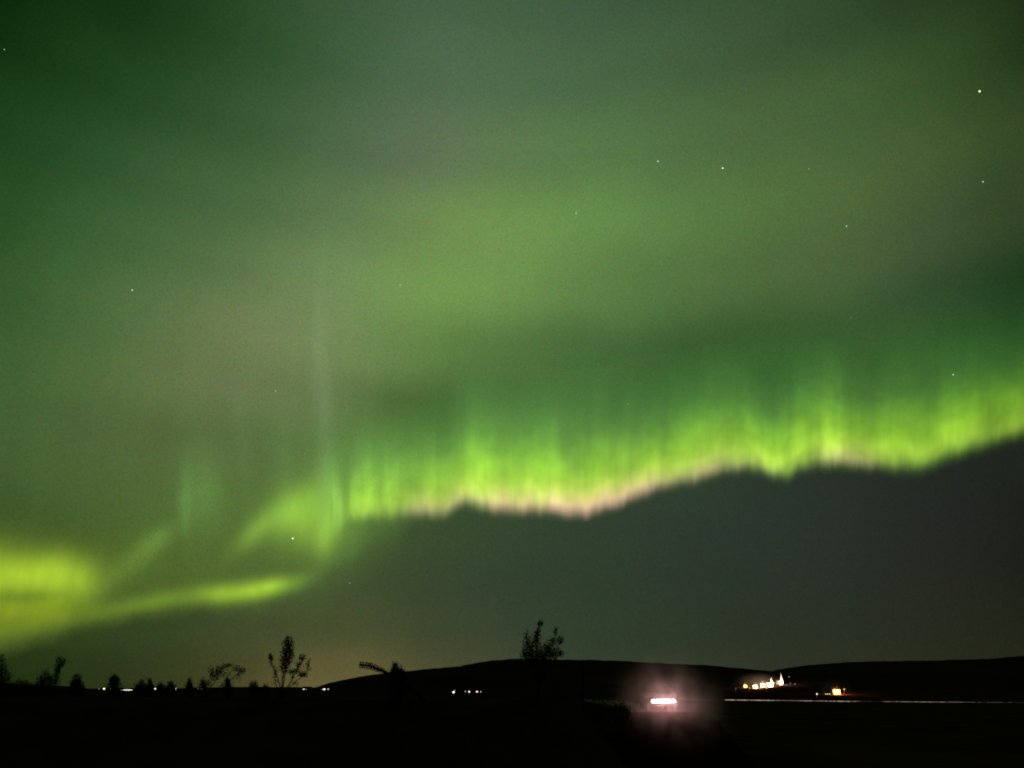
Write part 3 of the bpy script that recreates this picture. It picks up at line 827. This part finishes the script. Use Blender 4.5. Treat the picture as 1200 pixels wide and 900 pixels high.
# ---------------------------------------------------------------- truck with blazing lights
def truck():
    o = thing('truck', 'truck facing us with a full row of blazing headlights in an added pinkish mist', 'truck', (CARX, CARY, ROADZ + .012))
    P = simple('truck_paint', (.008, .006, .006), .6, spec=0)
    G = simple('dark_glass', (.005, .005, .006), .2, spec=.1)
    K = simple('black_plastic', (.01, .01, .01), .8, spec=0)
    R = simple('rubber', (.008, .008, .008), .9, spec=0)
    C = simple('rim_metal', (.05, .05, .05), .5, 1)
    L = glow('headlight_glass', (1.0, .74, .66), 30)
    prof = [(0,.45),(0,1.12),(.15,1.22),(1.25,1.32),(1.32,1.34),(3.1,1.36),(3.12,1.12),(5.3,1.12),(5.3,.45)]
    bm = bmesh.new()
    l = [bm.verts.new((-1.0, y, z)) for y, z in prof]; r = [bm.verts.new((1.0, y, z)) for y, z in prof]
    bm.faces.new(l); bm.faces.new(list(reversed(r)))
    for i in range(len(prof)):
        j = (i + 1) % len(prof); bm.faces.new((l[j], l[i], r[i], r[j]))
    bmesh.ops.bevel(bm, geom=bm.edges[:], offset=.05, segments=2, affect='EDGES')
    link('body', bm, P, o, True)
    bm = bmesh.new(); q = [(1.3,1.34),(2.0,1.98),(2.9,1.98),(3.1,1.36)]
    l = [bm.verts.new((-.92 + .12 * (z > 1.5), y, z)) for y, z in q]; r = [bm.verts.new((.92 - .12 * (z > 1.5), y, z)) for y, z in q]
    bm.faces.new(l); bm.faces.new(list(reversed(r)))
    for i in range(4):
        j = (i + 1) % 4; bm.faces.new((l[j], l[i], r[i], r[j]))
    bmesh.ops.bevel(bm, geom=bm.edges[:], offset=.04, segments=2, affect='EDGES')
    link('cab', bm, P, o, True)
    bm = bmesh.new(); vv = [bm.verts.new(v) for v in ((-.8,1.335,1.40),(.8,1.335,1.40),(.7,1.93,1.93),(-.7,1.93,1.93))]; bm.faces.new(vv)
    g = link('windscreen', bm, G, o); g.location = (0, -.02, .02)
    bm = bmesh.new(); box(bm, (0, -.09, .48), (2.04, .16, .24)); bmesh.ops.bevel(bm, geom=bm.edges[:], offset=.04, segments=2, affect='EDGES'); link('bumper', bm, K, o)
    bm = bmesh.new(); box(bm, (0, -.02, .78), (1.1, .05, .2)); link('grille', bm, K, o)
    for sx in (-1, 1):
        bm = bmesh.new(); box(bm, (sx * 1.12, 1.5, 1.45), (.18, .1, .24)); bmesh.ops.bevel(bm, geom=bm.edges[:], offset=.03, segments=2, affect='EDGES'); link('mirror', bm, K, o)
        for y in (.95, 4.3):
            bm = bmesh.new(); cyl(bm, (sx * .8, y, .38), (sx * 1.04, y, .38), .38, .38, 24); w = link('wheel', bm, R, o)
            bm = bmesh.new(); cyl(bm, (sx * 1.041, y, .38), (sx * 1.055, y, .38), .22, .2, 16); link('rim', bm, C, w)
        for k, (x, rr) in enumerate(((.69, .145), (.41, .145), (.135, .14))):
            bm = bmesh.new(); ball(bm, (sx * x, -.06, .66 + .0 * k), rr, 3, (1.05, .5, 1.0)); link('headlight', bm, L, o)
        for x in (.65, .3):
            d = bpy.data.lights.new('headlight_beam', 'POINT'); d.energy = 36; d.color = (1, .40, .42); d.shadow_soft_size = .12
            lo = bpy.data.objects.new('headlight_beam', d); COL.objects.link(lo); lo.parent = o; lo.location = (sx * x, -.9, .66)
truck()
t = NT('halo_volume')  # scattering volume added to give the lens glow round the headlights
tc = t.n('ShaderNodeTexCoord').outputs['Object']
rr = t.v('LENGTH', tc, out=1)
nz = t.noise(tc, .55, 3, .55)
ex = t.m('EXPONENT', t.m('MULTIPLY', t.m('MULTIPLY', rr, rr), -1 / (2.9 * 2.9)))
n2 = t.noise(tc, .9, 4, .6)
patch = t.smooth(t.m('MULTIPLY_ADD', nz, .6, t.m('MULTIPLY', n2, .4)), .36, .62, .15, 1.25)
dn = t.m('MULTIPLY', t.m('MULTIPLY', ex, patch), t.m('MULTIPLY', t.smooth(rr, 5.4, 1.5), .24))
pv = t.n('ShaderNodeVolumeScatter'); pv.inputs['Color'].default_value = (.95, .90, .88, 1); pv.inputs['Anisotropy'].default_value = .2
t.put(pv.inputs['Density'], dn); t.t.links.new(pv.outputs[0], t.out.inputs['Volume'])
bm = bmesh.new(); ball(bm, (0, 0, 0), 5.8, 4)
for v in bm.verts: v.co *= 1 + .07 * mnoise.noise(v.co * .5)
halo = link('halo', bm, t.mat, loc=(CARX, CARY - 2.2, ROADZ - .1))
tag(halo, 'pinkish mist added as glow round the truck headlights', 'halo', kind='stuff')

def hill_halo(label, c, rad, density):  # added scattering volume that imitates bloom round the village lamps
    t = NT('bloom_volume'); pv = t.n('ShaderNodeVolumeScatter'); pv.inputs['Color'].default_value = (1, .97, .92, 1)
    tc = t.n('ShaderNodeTexCoord').outputs['Object']; r = t.v('LENGTH', t.v('DIVIDE', tc, tuple(rad)), out=1)
    t.put(pv.inputs['Density'], t.m('MULTIPLY', t.smooth(r, 1.0, .2), density))
    t.t.links.new(pv.outputs[0], t.out.inputs['Volume'])
    bm = bmesh.new(); ball(bm, (0, 0, 0), 1.02, 3, rad)
    tag(link('halo', bm, t.mat, loc=c), label, 'halo', kind='stuff')
c = hit(890, 806, 0, 700); hill_halo('thin mist added as glow round the lit village houses', c, (44, 36, 22), .004)
c = hit(977, 812, 0, 700); hill_halo('thin mist added as orange glow round the lonely farmhouse', c, (24, 22, 17), .005)
